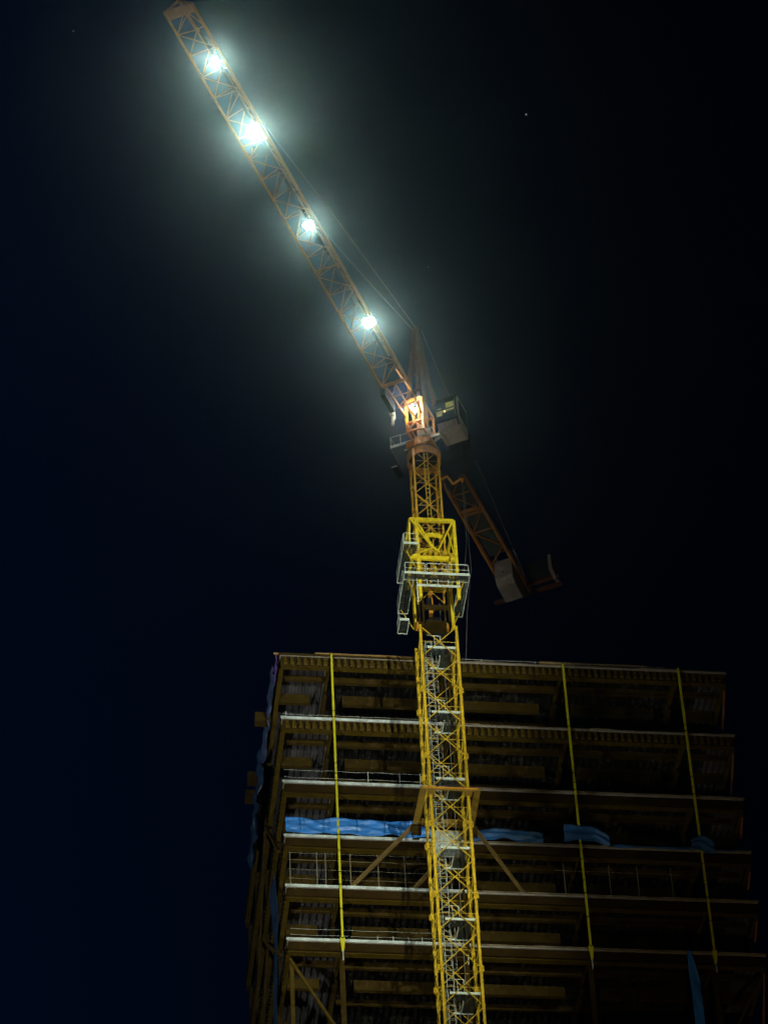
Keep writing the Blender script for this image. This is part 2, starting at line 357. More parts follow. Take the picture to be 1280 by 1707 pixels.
# ------------------------------------------------------------------ the tower crane
AX = Vector((2.39, 141.34, 0))
CR = empty('tower_crane', AX, PSI)
tag(CR, 'yellow lattice tower crane with lit jib and white climbing platforms beside the building', 'crane')
HW = .965
def lattice_section(name, hw, h, rc, rb, npan, m_, ladder_pos, plat=True, loc=(0,0,0), joints=True):
    cor = [(-hw,-hw), (hw,-hw), (hw,hw), (-hw,hw)]
    m = MB()
    for x, y in cor: m.bar((x, y, 0), (x, y, h), rc*2, rc*2)
    ph = h/npan
    for i in range(4):
        a, b = Vector((*cor[i], 0)), Vector((*cor[(i+1) % 4], 0)); 
        for k in range(npan):
            z0, z1 = k*ph+.06, (k+1)*ph-.06; zm = (z0+z1)/2
            if True:
                m.tube(a+Vector((0,0,z0)), b+Vector((0,0,z1)), rb, 5); m.tube(b+Vector((0,0,z0)), a+Vector((0,0,z1)), rb, 5)
                m.tube(a+Vector((0,0,zm-.015)), b+Vector((0,0,zm-.015)), rb*.5, 5)
            c = (a+b)/2+Vector((0,0,zm)); d = (b-a).normalized()*.07
            m.bar(c-d, c+d, .012, .12)
    for x, y in cor:
        if joints:
            sx, sy = (1 if x > 0 else -1), (1 if y > 0 else -1)
            for z in (-.13, .13):
                m.box(x-rc*1.35, x+rc*1.35, y-rc*1.35, y+rc*1.35, z-.06, z+.06)
            m.tube((x+sx*rc*1.9, y, -.17), (x+sx*rc*1.9, y, .17), .035, 6); m.tube((x, y+sy*rc*1.9, -.17), (x, y+sy*rc*1.9, .17), .035, 6)
        for k in range(1, npan): m.box(x-rc*1.25, x+rc*1.25, y-rc*1.25, y+rc*1.25, k*ph-.09, k*ph+.09)
    sec = m.build(name, m_, CR, loc)
    lx, ly = ladder_pos
    m = MB()
    lw = .17 if plat else .10
    for s in (-lw, lw): m.bar((lx+s, ly, 0), (lx+s, ly, h), .035 if plat else .05, .025 if plat else .04)
    for k in range(int(h/.3)): m.tube((lx-lw, ly, .15+k*.3), (lx+lw, ly, .15+k*.3), .011 if plat else .02, 5)
    if plat:
        for z in (.7, 1.5, 2.3, 3.6):                           # cage hoops
            pts = [(lx+.32*math.sin(t), ly-.05-.32*(1-math.cos(t)), z) for t in [R(-150+30*i) for i in range(11)]]
            m.path(pts, .011, 4)
        for t in (R(-90), R(90), R(180)):
            m.tube((lx+.32*math.sin(t), ly-.05-.32*(1-math.cos(t)), .5), (lx+.32*math.sin(t), ly-.05-.32*(1-math.cos(t)), 3.9), .011, 4)
    m.build('ladder', GAL if plat else YEL, sec)
    if plat:
        z = 3.05
        m = MB()
        for q in range(18):
            yy = -.80+q*.09; m.box(-.55 if yy < -.2 else .15, .85, yy, yy+.03, z, z+.03)
        m.box(-.55, -.52, -.82, -.2, z-.01, z+.03).box(.83, .86, -.82, .8, z-.01, z+.03).box(.15, .17, -.2, .8, z-.01, z+.03)
        m.build('platform_floor', GRT, sec)
        m = MB(); m.box(-.62, .88, -.87, -.82, z-.04, z+.09).box(-.25, .8, .80, .85, z-.02, z+.08).box(.10, .148, -.198, .78, z-.03, z+.07)
        m.bar((-.2, -.7, z), (-.2, -.7, z+.95), .03, .03); m.bar((.12, -.7, z), (.12, -.7, z+.95), .03, .03)
        m.path([(-.6, -.75, z+.95), (.12, -.7, z+.95), (.12, .7, z+.95)], .016, 5)
        m.build('platform_frame', WHT, sec)
    return sec
ms = lattice_section('mast_section', HW, 4.5, .068, .030, 2, YEL, (-.38, .25))
zs = [1.85+4.5*k for k in range(28)]
ms.location = (0, 0, zs[0])
for z in zs[1:]:
    o = copy_tree(ms, CR); o.location = (0, 0, z)
MB().box(-1.9, 1.9, -1.9, 1.9, -.3, 1.5).build('foundation_block', CON, CR)
m = MB()
for x in (-HW, HW):
    for y in (-HW, HW): m.bar((x, y, 1.3), (x, y, 1.85), .2, .2)
m.build('anchor_feet', YEL, CR)
MB().path([(.45, .7, 3), (.46, .72, 60), (.42, .7, 100), (.5, .74, 118), (.45, .7, 131)], .022, 6).build('power_cable', ROP, CR)

# upper, narrower mast
UMY = mat('amber_mast_paint', (.68, .38, .022), .5, 0, .3, 2.5, dirt=(.14, .075, .03), dirt_amt=.7)
um = lattice_section('upper_mast', .70, 3.45, .052, .028, 2, UMY, (0, -.66), plat=False, loc=(0, 0, 131.0), joints=False)
for k in (1, 2):
    o = copy_tree(um, CR); o.location = (0, 0, 131.0+3.45*k)
m = MB()
m.box(-.55, .55, -.5, .5, 128.6, 128.66)
for x in (-.70, .70):
    for y in (-.70, .70): m.bar((x, y, 128.4), (x, y, 131.0), .1, .1)
m.bar((-.7, -.7, 129.4), (.7, -.7, 129.4), .12, .3); m.bar((-.7, .7, 129.4), (.7, .7, 129.4), .12, .3)
m.build('inner_mast_foot', BRN, CR)

# climbing frame round the mast
m = MB(); c = 1.2; r = .085; z0, z1 = 132.55, 135.4
cn = [(-c,-c), (c,-c), (c,c), (-c,c)]
for i, (x, y) in enumerate(cn): m.bar((x+(.33 if x < 0 else 0), y, z0-2.9), (x+(.33 if x < 0 else 0), y, z1), r*2.1, r*2.1)
for i in range(4):
    a, b = cn[i], cn[(i+1) % 4]
    m.bar((*a, z1), (*b, z1), .16, .21); m.bar((*a, z0), (*b, z0), .14, .26)
CFY = mat('bright_yellow_frame_paint', (.86, .66, .02), .45, 0, .2, 2.5, dirt=(.16, .10, .03), dirt_amt=.6)
cf = m.build('climbing_frame', CFY, CR)
m = MB()
m.bar((-1.2, -c-.08, z1), (-.08, -c-.08, z0+.75), .09, .11); m.bar((1.1, -c-.08, z1-.2), (.22, -c-.08, z0+.5), .08, .09)
m.bar((-.8, -c-.01, z1-.25), (.0, -c-.02, z0+.8), .08, .1)
m.bar((-1.15, -c-.08, z0+.08), (-.05, -c-.08, z0+.72), .07, .08)
m.bar((.85, -c, z1-.9), (1.15, -c+.02, z0+.15), .06, .07)
m.bar((-.05, -c-.09, z0+.72), (.3, -c-.09, z0+.35), .16, .12)
for s in (-1, 1):
    m.bar((s*c, -c+.1, z1-.1), (s*c, 0, z0+.2), .08, .08); m.bar((s*c, c-.1, z1-.1), (s*c, 0, z0+.2), .08, .08)
m.bar((-c+.1, c, z1-.1), (0, c, z0+.2), .08, .08); m.bar((c-.1, c, z1-.1), (0, c, z0+.2), .08, .08)
m.build('frame_diagonals', CFY, cf)
m = MB(); pts = [(.78*math.cos(t), -.62-.42*math.sin(t)) for t in [R(15*i) for i in range(13)]]
for (a, b), (a2, b2) in zip(pts, pts[1:]): m.bar((a, b, 134.45), (a2, b2, 134.45), .05, .30)
m.build('guide_collar', CFY, cf)
m = MB()
for x, z in ((-.9, 132.9), (-.5, 132.75), (.1, 132.8), (.55, 132.9), (.95, 132.75), (-.2, 133.0)):
    m.box(x-.09, x+.09, -c-.12, -c+.16, z-.12, z+.14)
for x in (-.75, -.1, .75): m.tube((x, -c-.05, 132.3), (x+.05, -c-.05, 131.6), .03, 6)
for p in ((-.55, .6), (.5, .55), (.85, -.3)): m.tube((p[0], p[1]-1.2, 130.9), (p[0], p[1]-1.2, 132.4), .05, 8)
m.build('hydraulic_fittings', YEL, cf)
m = MB(); m.tube((.0, .95, 129.6), (.0, .95, 132.4), .13, 12); m.box(-.9, .9, .8, 1.1, 129.3, 129.7)
m.build('climbing_ram', ORA, cf)

def platform(name, x0, x1, y0, y1, z, sides, hr=.78, lad=0):
    """rectangular working platform: grating, kick plate, railings on the listed sides"""
    m = MB(); yy = y0
    while yy < y1-.02: m.box(x0, x1, yy, yy+.025, z, z+.025); yy += .085
    for q in range(3): xx = x0+(x1-x0)*(q+.5)/3; m.box(xx-.01, xx+.01, y0, y1, z-.005, z+.018)
    p = m.build(name, GRT, CR)
    for i in range(1, int((y1-y0)/.5)+1): MB().bar((x0+.02, y0+i*.5-.2, z-.03), (x1-.02, y0+i*.5-.2, z-.03), .03, .05).build('bearer', GRT, p)
    m = MB(); t = .03
    E = {'f': ((x0,y0),(x1,y0)), 'b': ((x0,y1),(x1,y1)), 'l': ((x0,y0),(x0,y1)), 'r': ((x1,y0),(x1,y1))}
    for kx in 'fblr':
        a, b = E[kx]; hh = .15 if kx == 'f' else .06 if kx in sides else .04
        m.bar((*a, z+hh/2-.015), (*b, z+hh/2-.015), t, hh)
    m.build('kick_plate', WHT, p)
    m = MB()
    for kx in sides:
        a, b = Vector((*E[kx][0], z)), Vector((*E[kx][1], z)); L = (b-a).length; n = max(1, round(L/1.1))
        for i in range(n):
            s, e = a+(b-a)*((i+.04)/n), a+(b-a)*((i+.96)/n)
            h1, h2 = Vector((0,0,hr)), Vector((0,0,hr-.05)); d = (e-s).normalized()*.05
            m.path([s, s+h2, s+h1+d, e+h1-d, e+h2, e], .017 if kx == 'f' else .011, 5); m.path([s+Vector((0,0,hr/2)), e+Vector((0,0,hr/2))], .011, 5)
    m.build('guard_rail', WHT, p)
    return p
platform('climbing_platform', -1.75, 1.78, -1.75, -1.22, 130.87, 'f')
platform('climbing_platform', -1.75, -1.22, -1.21, 1.5, 130.872, 'l')
platform('climbing_platform', 1.25, 1.78, -1.21, 1.55, 130.872, 'r')
platform('climbing_platform', -1.72, -.92, -1.85, 1.3, 132.95, 'fl')
platform('climbing_platform', -1.80, -1.30, .5, 1.6, 129.5, 'l')
m = MB()
m.bar((-1.05, -1.3, 130.45), (1.3, -1.3, 130.45), .05, .13)
for x in (-1.04, -.5, .1, .65, 1.25): m.bar((x, -1.35, 130.4), (x, -1.35, 130.95), .04, .04)
m.bar((-1.04, -1.31, 129.2), (-1.04, -1.31, 130.4), .06, .05)
m.build('hanging_rail', WHT, CR)
for p, q in [((k*1.5, -1.3, 130.85), (k*1.0, -1.0, 129.3)) for k in (-1, 1)]+[((k*1.6, 1.2, 130.85), (k*1.0, 1.0, 129.3)) for k in (-1, 1)]+[((-1.5, -1.3, 132.9), (-1.0, -1.0, 132.0))]:
    MB().bar(p, q, .05, .05).build('platform_strut', YEL, CR)
m = MB(); m.box(-.35, .35, -.1, .5, 128.9, 129.25).box(.05, .6, .45, .75, 128.2, 129.2).box(-.45, -.2, -.6, -.3, 129.6, 130.2)
m.build('pump_unit', DRK, CR)
m = MB(); m.box(.4, .62, -1.7, -1.5, 131.0, 131.35).box(-.12, .02, -1.72, -1.6, 131.2, 131.5)
m.build('tool_box', YEL, CR)

# tie collar and struts to the building
m = MB(); c2 = 1.38; zt = 116.3
m.bar((-c2, -c2, zt), (c2, -c2, zt), .06, .20); m.bar((-c2, c2, zt), (c2, c2, zt), .30, .3)
m.box(-c2+.24, -.78, -1.32, -.95, zt-.12, zt+.02).box(.78, c2-.24, -1.32, -.95, zt-.12, zt+.02)
for s in (-1, 1): m.bar((s*c2, -c2-.02, zt-.005), (s*(c2+.05), c2, zt-.005), .32, .14)
tc_ = m.build('tie_collar', mat('ochre_collar_paint', (.26, .16, .02), .6, 0, .3, 2), CR)
MB().bar((-c2-.05, -c2-.035, zt+.04), (c2+.05, -c2-.035, zt+.04), .03, .10).build('front_edge', ORA, tc_)
m = MB()
for k in range(4): m.box(-1.75+.04*k, -1.35+.02*k, 1.2+.1*k, 1.28+.1*k, zt-.35-.22*k, zt-.28-.22*k)
m.box(-1.7, -1.2, 1.3, 1.55, zt-.75, zt-.16).box(1.2, 1.7, 1.3, 1.55, zt-.75, zt-.16)
m.build('strut_bracket', BRN, tc_)
RST2 = mat('brown_strut_paint', (.17, .11, .035), .6, 0, .3, 2)
for p, q in (((-1.62, 1.5, zt-.2), (-4.45, 5.25, 114.95)), ((1.62, 1.5, zt-.2), (4.6, 5.25, 114.95)), ((1.2, 1.55, zt-.3), (-1.2, 5.25, 114.95))):
    MB().bar(p, q, .15, .17).build('tie_strut', RST2, CR)
m = MB(); m.box(-.75, .8, 1.1, 1.16, 113.9, 115.6); m.build('mast_screen', GAL, CR)

# ---- slewing parts.  Frame: +x along the jib, +y towards the cab
SL = R(-118.49)
def sb(m, name, mt, parent=None, **k):
    return m.build(name, mt, parent or CR, rz=SL if parent is None else None, **k)
m = MB(); m.tube((0,0,141.50), (0,0,141.62), .93, 32)
for t in range(12):
    a = R(30*t); m.box(.80*math.cos(a)-.03, .80*math.cos(a)+.03, .80*math.sin(a)-.03, .80*math.sin(a)+.03, 141.25, 141.32)
ring = sb(m, 'slewing_ring', DRK)
m = MB()
n = 40; vs = []; fs = []
for i in range(n):
    t = 2*math.pi*i/n; 
    for r_, z_ in ((.96, 140.95), (.96, 141.49), (.90, 141.49), (.90, 140.95)): vs.append((r_*math.cos(t), r_*math.sin(t), z_))
for i in range(n):
    for k in range(4): fs.append((i*4+k, ((i+1) % n)*4+k, ((i+1) % n)*4+(k+1) % 4, i*4+(k+1) % 4))
m.add(vs, fs); sb(m, 'ring_shell', ORA, ring)
for x in (-.7, .7):
    for y in (-.7, .7): MB().bar((x, y, 140.75), (x, y, 141.38), .13, .13).box(min(x, x*.78), max(x, x*.78), y-.012, y+.012, 140.9, 141.3).build('corner_bracket', ORA, CR)
m = MB(); m.box(-1.7, .62, -1.72, .82, 142.3, 142.36)
pf = sb(m, 'slewing_platform', GRT)
m = MB(); m.bar((.62, -1.72, 142.38), (.62, .82, 142.38), .05, .17); m.bar((-1.7, -1.72, 142.37), (.6, -1.72, 142.37), .04, .10)
m.bar((.35, -1.0, 142.1), (.35, .3, 142.1), .05, .1)
m.build('kick_plate', WHT, pf)
m = MB(); m.path([(.6, -1.7, 142.4), (.6, -1.7, 143.15), (.6, -1.1, 143.15), (.6, -1.1, 142.4)], .022); m.path([(.6, -1.1, 143.12), (.6, .7, 143.12)], .016)
m.path([(-1.68, -1.7, 143.1), (.6, -1.7, 143.15)], .016); m.path([(-1.68, -1.7, 142.4), (-1.68, -1.7, 143.1)], .018); m.path([(-.5, -1.7, 142.4), (-.5, -1.7, 143.1)], .018)
m.build('guard_rail', WHT, pf)
m = MB(); m.box(.64, .80, .05, .74, 142.42, 142.82); m.build('control_box', WHT, pf)
m = MB(); m.tube((.4, 0, 141.7), (.4, 0, 142.28), .5, 16); m.box(-.95, .75, -.75, .75, 141.86, 142.28); sb(m, 'turntable', ORA)
m = MB(); m.box(-2.1, -.8, .6, 2.1, 141.4, 142.25).box(-2.0, -1.0, 1.5, 2.5, 142.1, 143.2); mh = sb(m, 'machine_housing', DRK)
m = MB(); m.box(-1.3, -.4, -2.1, -1.74, 141.8, 142.3); sb(m, 'electrics_cabinet', DRK)
MB().bar((-.38, -2.1, 141.85), (-.38, -1.75, 141.85), .03, .05).build('trim_bar', WHT, mh)

# tower head: lit box frame then legs to the apex
m = MB(); h0, h1 = 142.37, 144.9
P4 = [(1.25,-.42), (1.25,.52), (-.6,.52), (-.6,-.42)]
for x, y in P4: m.bar((x, y, h0), (x, y, h1), .13, .13)
for i in range(4):
    a, b = P4[i], P4[(i+1) % 4]
    for z, hh in ((143.15, .16), (h1, .16), (h0+.12, .12)): m.bar((*a, z), (*b, z), .1, hh)
m.bar((1.27, -.4, h0+.1), (1.27, .05, 143.1), .06, .06); m.bar((1.27, .5, h0+.1), (1.27, .05, 143.1), .06, .06)
m.box(.2, 1.2, .46, .50, 143.25, 144.8)
for y in (-.1, .22): m.bar((1.0, y, 143.2), (1.0, y, 144.9), .1, .1)
th = sb(m, 'tower_head', ORA)
m = MB()
apex = Vector((0, .05, 151.9))
for x, y in P4[:2]: m.bar((x*.6, y*1.15, h1), (apex.x+.05, apex.y+y*.2, apex.z-.1), .34, .2)
for x, y in P4[2:]: m.bar((x-.5, y*1.15, h1), (apex.x-.12, apex.y+y*.2, apex.z-.1), .17, .17)
for z in (146.3, 147.8, 149.2, 150.5):
    k = (z-h1)/(151.9-h1); wy = .5*(1-k)+.1*k; m.bar((.7*(1-k), -wy, z), (.7*(1-k), wy, z), .07, .09)
m.box(-.18, .18, -.18, .22, 151.75, 152.0)
m.build('head_legs', DBR, th)
m = MB(); m.tube((1.5, -1.15, 143.3), (1.95, -1.02, 145.0), .06); m.tube((1.6, -1.0, 143.4), (2.1, -.9, 145.0), .045); m.tube((1.45,-1.2,143.2), (1.5,-1.15,143.9), .1, 8)
m.box(1.6, 1.8, -1.25, -1.05, 143.7, 144.3)
m.build('hose_bundle', WHT, th)
m = MB(); m.box(1.9, 3.4, -1.15, -.85, 143.7, 144.5); m.build('trolley_winch', DRK, th)

# jib
JZ, J0, J1, NP = 143.6, 4.1, 32.8, 19
yl, yr = -.76, .74
TOP = lambda x: Vector((x, -.01, 145.05 if x < 26 else 145.05-.12*(x-26)))
m = MB(); m.bar((J0, yl, JZ), (J1, yl, JZ), .10, .10); jb = sb(m, 'jib', ORA)
m = MB(); m.bar((J0, yr, JZ), (J1, yr, JZ), .14, .12); m.build('chord', ORA, jb)
m = MB(); m.path([TOP(J0), TOP(26), TOP(J1)], .095, 8); m.build('chord', ORA, jb)
m = MB(); st = (J1-J0)/NP
for k in range(NP+1):
    x = J0+st*k
    if k < NP:
        xm, xn = x+st/2, x+st
        m.tube((x, yl, JZ), TOP(xm), .035, 5); m.tube((xn, yl, JZ), TOP(xm), .035, 5)
        m.tube((x, yr, JZ), TOP(xm), .035, 5); m.tube((xn, yr, JZ), TOP(xm), .035, 5)
        if k % 2 == 0: m.tube((x, yl, JZ), (xn, yr, JZ), .03, 5)
        else: m.tube((x, yr, JZ), (xn, yl, JZ), .03, 5)
    if k % 2: m.tube((x, yl, JZ), (x, yr, JZ), .022, 5)
m.build('bracing', ORA, jb)
MB().bar((J0, yl-.05, JZ), (J0, yr+.05, JZ), .14, .16).build('root_beam', ORA, jb)
for x in (13.6, 23.2): MB().bar((x, yl, JZ), (x, yr, JZ), .06, .08).build('cross_beam', ORA, jb)
m = MB(); m.bar((J1, yl-.05, JZ), (J1, yr+.05, JZ), .14, .16)
m.bar((J1, yl, JZ), TOP(J1), .1, .1); m.bar((J1, yr, JZ), TOP(J1), .1, .1)
m.box(J1-.5, J1-.08, yl+.1, yr-.1, JZ-.05, JZ+.04)
m.build('end_frame', ORA, jb)
m = MB(); m.box(22.0, 22.9, -.35, .25, JZ+.15, JZ+.3).box(5.2, 5.9, .15, .6, JZ+.05, JZ+.25); m.build('trolley', BRN, jb)
m = MB()
for a, b in (((J0, yl+.2, JZ), (1.2, -.4, 143.6)), ((J0, yr, JZ), (1.2, .5, 143.6)), ((J0, 0, 145.0), (1.0, 0, 145.6)), ((J0, 0, JZ), (1.25, .05, 143.6))): m.bar(a, b, .085, .10)
for x in (2.2, 3.1): m.bar((x, -.6, JZ), (x, .66, JZ), .05, .06)
m.bar((2.2, -.55, JZ), (3.1, .6, JZ), .04, .05); m.bar((3.1, -.55, JZ), (J0, .1, JZ), .04, .05)
m.build('jib_root', ORA, jb)
m = MB(); m.box(5, 31, .30, .46, JZ+.02, JZ+.05)
for k in range(13): m.bar((5+2*k, .45, JZ+.04), (5+2*k, .45, JZ+.8), .025, .025)
m.tube((5, .45, JZ+.8), (31, .45, JZ+.8), .014, 5); m.build('walkway', BRN, jb)

def rope(name, pts, r=.03): return sb(MB().path(pts, r, 5), name, ROP)
rope('pendant_line', [apex+Vector((.1,.1,-.15)), (13, .12, 148.65), (25.5, .05, 145.15)], .035)
rope('pendant_line', [apex+Vector((.1,-.1,-.2)), (8, -.02, 148.45), (16.6, 0, 145.1)], .035)
rope('pendant_line', [apex+Vector((-.1,.3,-.15)), (-15, .66, 144.6)], .025)
rope('pendant_line', [apex+Vector((-.1,-.3,-.15)), (-15, -.6, 144.6)], .025)

# counter-jib
CZ = 144.3
m = MB(); 
for y in (-.66, .68): beam(m, (-1.0, y, CZ), (-15.9, y, CZ), .34, .16, .03, .05)
cj = sb(m, 'counter_jib', DBR)
m = MB()
xs = [-1.2, -3.0, -4.6, -6.2, -7.9, -9.6, -11.3, -12.6]
for i, (a, b) in enumerate(zip(xs, xs[1:])):
    s = 1 if i % 2 else -1; m.bar((a, -.6*s, CZ-.2), (b, .6*s, CZ-.2), .05, .06)
    if i % 2: m.bar((a, -.6, CZ-.22), (a, .6, CZ-.22), .05, .06)
m.bar((-7.7, -.62, CZ-.18), (-7.7, .64, CZ-.18), .14, .2); m.bar((-8.05, -.62, CZ-.18), (-8.05, .64, CZ-.18), .08, .16)
m.build('cross_bracing', DBR, cj)
m = MB()
for y in (-.66, .68):
    m.tube((-1.5, y, CZ+1.0), (-15, y, CZ+1.0), .018, 5)
    for k in range(8): m.tube((-1.5-1.9*k, y, CZ+.01), (-1.5-1.9*k, y, CZ+1.0), .018, 5)
m.build('guard_rail', BRN, cj)
m = MB(); m.box(-12.0, -8.3, -.5, .5, CZ-.03, CZ+.0).box(-7.4, -3.2, -.5, .5, CZ-.03, CZ+.0); m.build('walkway', GRT, cj)
m = MB(); m.bar((-15.7, -1.6, CZ-.3), (-15.7, 2.7, CZ-.3), .22, .2); m.bar((-15.0, .7, CZ-.32), (-15.0, 2.75, CZ-.32), .14, .2); m.build('end_beam', RED, cj)
def block(pts, y0, y1, name='counterweight'):
    n = len(pts); m = MB(); vs = [(x, y0, z) for x, z in pts]+[(x, y1, z) for x, z in pts]
    m.add(vs, [tuple(range(n)), tuple(reversed(range(n, 2*n)))]+[(i, n+i, n+(i+1) % n, (i+1) % n) for i in range(n)])
    o = sb(m, name, BAL); b = o.modifiers.new('b', 'BEVEL'); b.width = .06; b.segments = 2; return o
cw = block([(-12.7, CZ+.1), (-12.7, CZ-1.35), (-13.0, CZ-1.7), (-14.4, CZ-1.75), (-14.8, CZ-1.2), (-14.8, CZ+.1)], -.5, .62)
MB().tube((-12.7, .0, CZ-.9), (-12.66, .0, CZ-.9), .06, 10).build('lifting_hole', DRK, cw)
block([(-14.2, CZ+.9), (-14.2, CZ-.2), (-15.0, CZ-.45), (-15.7, CZ-.2), (-15.7, CZ+.9)], 2.35, 2.6)
m = MB(); m.box(-15.3, -14.3, 1.0, 2.3, CZ-.15, CZ+.7); sb(m, 'hoist_winch', DRK)

# cab
def cab():
    x0, x1, y0, y1, zb, zt_ = -.1, 1.5, 1.38, 2.68, 141.85, 144.02
    # side profile (x,z), nose curved towards the jib
    prof = [(x0, zb), (x1-.25, zb-.05), (x1+.02, zb+.32), (x1+.16, zb+.9), (x1+.13, zb+1.6), (x1-.08, zt_), (x0, zt_)]
    def ext(pts, a, b):
        n = len(pts); m = MB(); m.add([(x, a, z) for x, z in pts]+[(x, b, z) for x, z in pts],
            [tuple(range(n)), tuple(reversed(range(n, 2*n)))]+[(i, n+i, n+(i+1) % n, (i+1) % n) for i in range(n)]); return m
    body = sb(ext(prof, y0, y1), 'operator_cab', CAB)
    # front glass proud of the nose between the posts
    g = MB(); gp = [(x1+.04, zb+.36), (x1+.13, zb+.66), (x1+.185, zb+.95), (x1+.155, zb+1.6), (x1-.04, zt_-.1)]
    n = len(gp); g.add([(x+.012, y0+.09, z) for x, z in gp]+[(x+.012, y1-.09, z) for x, z in gp]+[(x-.06, y0+.09, z) for x, z in gp]+[(x-.06, y1-.09, z) for x, z in gp],
        [(i, i+1, n+i+1, n+i) for i in range(n-1)]+[(2*n+i, 3*n+i, 3*n+i+1, 2*n+i+1) for i in range(n-1)])
    g.build('windscreen', GLS, body, smooth=False)
    fr = MB()
    for y in (y0+.03, y1-.03): fr.path([(x+.02, y, z) for x, z in [prof[1], prof[2], prof[3], prof[4], prof[5]]], .045, 6)
    fr.bar((x1-.05, y0, zt_-.04), (x1-.05, y1, zt_-.04), .12, .1); fr.bar((x1+.04, y0, zb+.32), (x1+.04, y1, zb+.32), .08, .12)
    fr.build('window_frame', DRK, body)
    sd = MB(); sd.box(.0, 1.2, y1+.002, y1+.02, zb+.75, zt_-.2); sd.build('side_window', GLS, body)
    ip = MB(); ip.box(x1+.175, x1+.19, y0+.70, y1-.14, zb+.95, zb+1.5).box(x1+.188, x1+.205, y0+.12, y1-.12, zb+.84, zb+.96).box(x1+.17, x1+.19, y0+.14, y0+.45, zb+.6, zb+.82).box(x1+.19, x1+.2, y0+.2, y0+.42, zb+1.12, zb+1.2)
    ip.build('painted_window_glow', GLW, body)  # glowing patches on the windscreen, light put into the colour
    sk = MB(); sk.add([(x1-.3, y0+.1, zb-.051), (x1-.3, y1-.05, zb-.051), (x0+.2, y1-.05, zb-.051), (x0+.2, y0+.1, zb-.051), (x1-.5, y0+.35, zb-.25), (x1-.5, y1-.05, zb-.22), (x0+.3, y1-.05, zb-.22), (x0+.3, y0+.35, zb-.25)],
        [(0,1,2,3),(4,7,6,5),(0,4,5,1),(1,5,6,2),(2,6,7,3),(3,7,4,0)]); sk.build('cab_support', CAB, body)
    hl = MB(); hl.tube((x1+.16, y0+.62, zb+.86), (x1+.23, y0+.62, zb+.85), .05, 10); hl.build('lamp', LENSC, body)
    br = MB(); br.bar((.2, .8, 142.25), (.6, y0+.2, 142.2), .12, .12); br.path([(.7, .82, 142.9), (.72, 1.1, 142.1), (1.0, 1.4, 142.1), (1.1, 1.42, 142.7)], .035); br.bar((.9, .8, 141.9), (.9, 1.9, 141.85), .12, .12)
    br.build('bracket', WHT, body)
GLW = mat('window_glow_paint', (.4, .4, .1), .6, 0, .6, 3, em=(.55, .52, .08), ems=.35)
LENSC = mat('cab_lamp_lens', (.9, .8, .4), .4, em=(1, .75, .2), ems=3)
cab()

# bent pipe and ropes hanging to the lower platform
m = MB(); m.path([(-1.6, .35, 140.95), (-1.45, .8, 140.92), (-2.15, .88, 140.9), (-1.95, 1.5, 140.9), (-1.95, 1.5, 140.6)], .07, 8); m.tube((-1.6, .35, 140.95), (-1.1, .3, 141.6), .06, 8); bp_ = sb(m, 'bent_outrigger', ORA)
hang = Matrix.Rotation(SL, 4, 'Z') @ Vector((-1.95, 1.5, 140.65))
MB().path([hang, (hang.x-.02, hang.y-.1, 136), (1.62, -1.4, 132), (1.45, -1.6, 130.95)], .012, 5).build('hanging_rope', ROP, CR)
MB().path([hang+Vector((.1, .1, -.1)), (hang.x+.15, hang.y+.1, 134), (1.75, -.2, 129.5), (1.5, -.1, 126)], .010, 5).build('hanging_rope', ROP, CR)

# lamps of the crane: housing, lens and the light itself
SLM = Matrix.Translation(AX) @ Matrix.Rotation(PSI+SL, 4, 'Z')
def flood(x, y, z, watt, label=None, rad=.26, aim=(-6, 55, 0)):
    wp = SLM @ Vector((x, y, z)); d = (Vector(aim)-wp).normalized()
    dl = (SLM.to_3x3().inverted() @ d)
    c = Vector((x, y, z)); m = MB()
    m.tube(c-dl*.16, c-dl*.02, rad*.7, 14, rad*1.06); m.tube(c-dl*.02, c+dl*.012, rad*1.06, 14)
    m.bar(c+Vector((0, -rad-.05, 0)), c+Vector((0, -rad-.05, .35)), .03, .03); m.bar(c+Vector((0, rad+.05, 0)), c+Vector((0, rad+.05, .35)), .03, .03)
    m.bar(c+Vector((0, -rad-.07, .35)), c+Vector((0, rad+.07, .35)), .05, .04)
    h = sb(m, 'floodlight', DRK)
    r_ = random.Random(int(x*10)); a_ = Vector((0,1,0)).cross(dl).normalized(); b_ = dl.cross(a_); lm = MB()
    for k in range(9):
        t = k*2.4+r_.random(); q = c+dl*.02+(a_*math.cos(t)+b_*math.sin(t))*rad*(.05+.62*(k/8)**.5)
        rr = rad*r_.uniform(.30, .46); lm.tube(q, q+dl*r_.uniform(.015, .03), rr, 7, rr*.9)
    lm.build('lens', LENS, h)
    L = bpy.data.lights.new('floodlight_beam', 'SPOT'); L.energy = watt; L.color = (.93, 1.0, .74); L.spot_size = R(165); L.spot_blend = .6; L.shadow_soft_size = .25
    lo = bpy.data.objects.new('floodlight_beam', L); COL.objects.link(lo); lo.location = wp+d*.30
    lo.rotation_euler = d.to_track_quat('-Z', 'Y').to_euler()
    return h
FL = 740
flood(29.1, .33, 143.35, FL*.8, rad=.31); flood(24.2, .33, 143.35, FL*1.3, rad=.42); flood(17.0, .33, 143.35, FL*.55, rad=.32); flood(9.2, .55, 143.35, FL*.6, rad=.36)
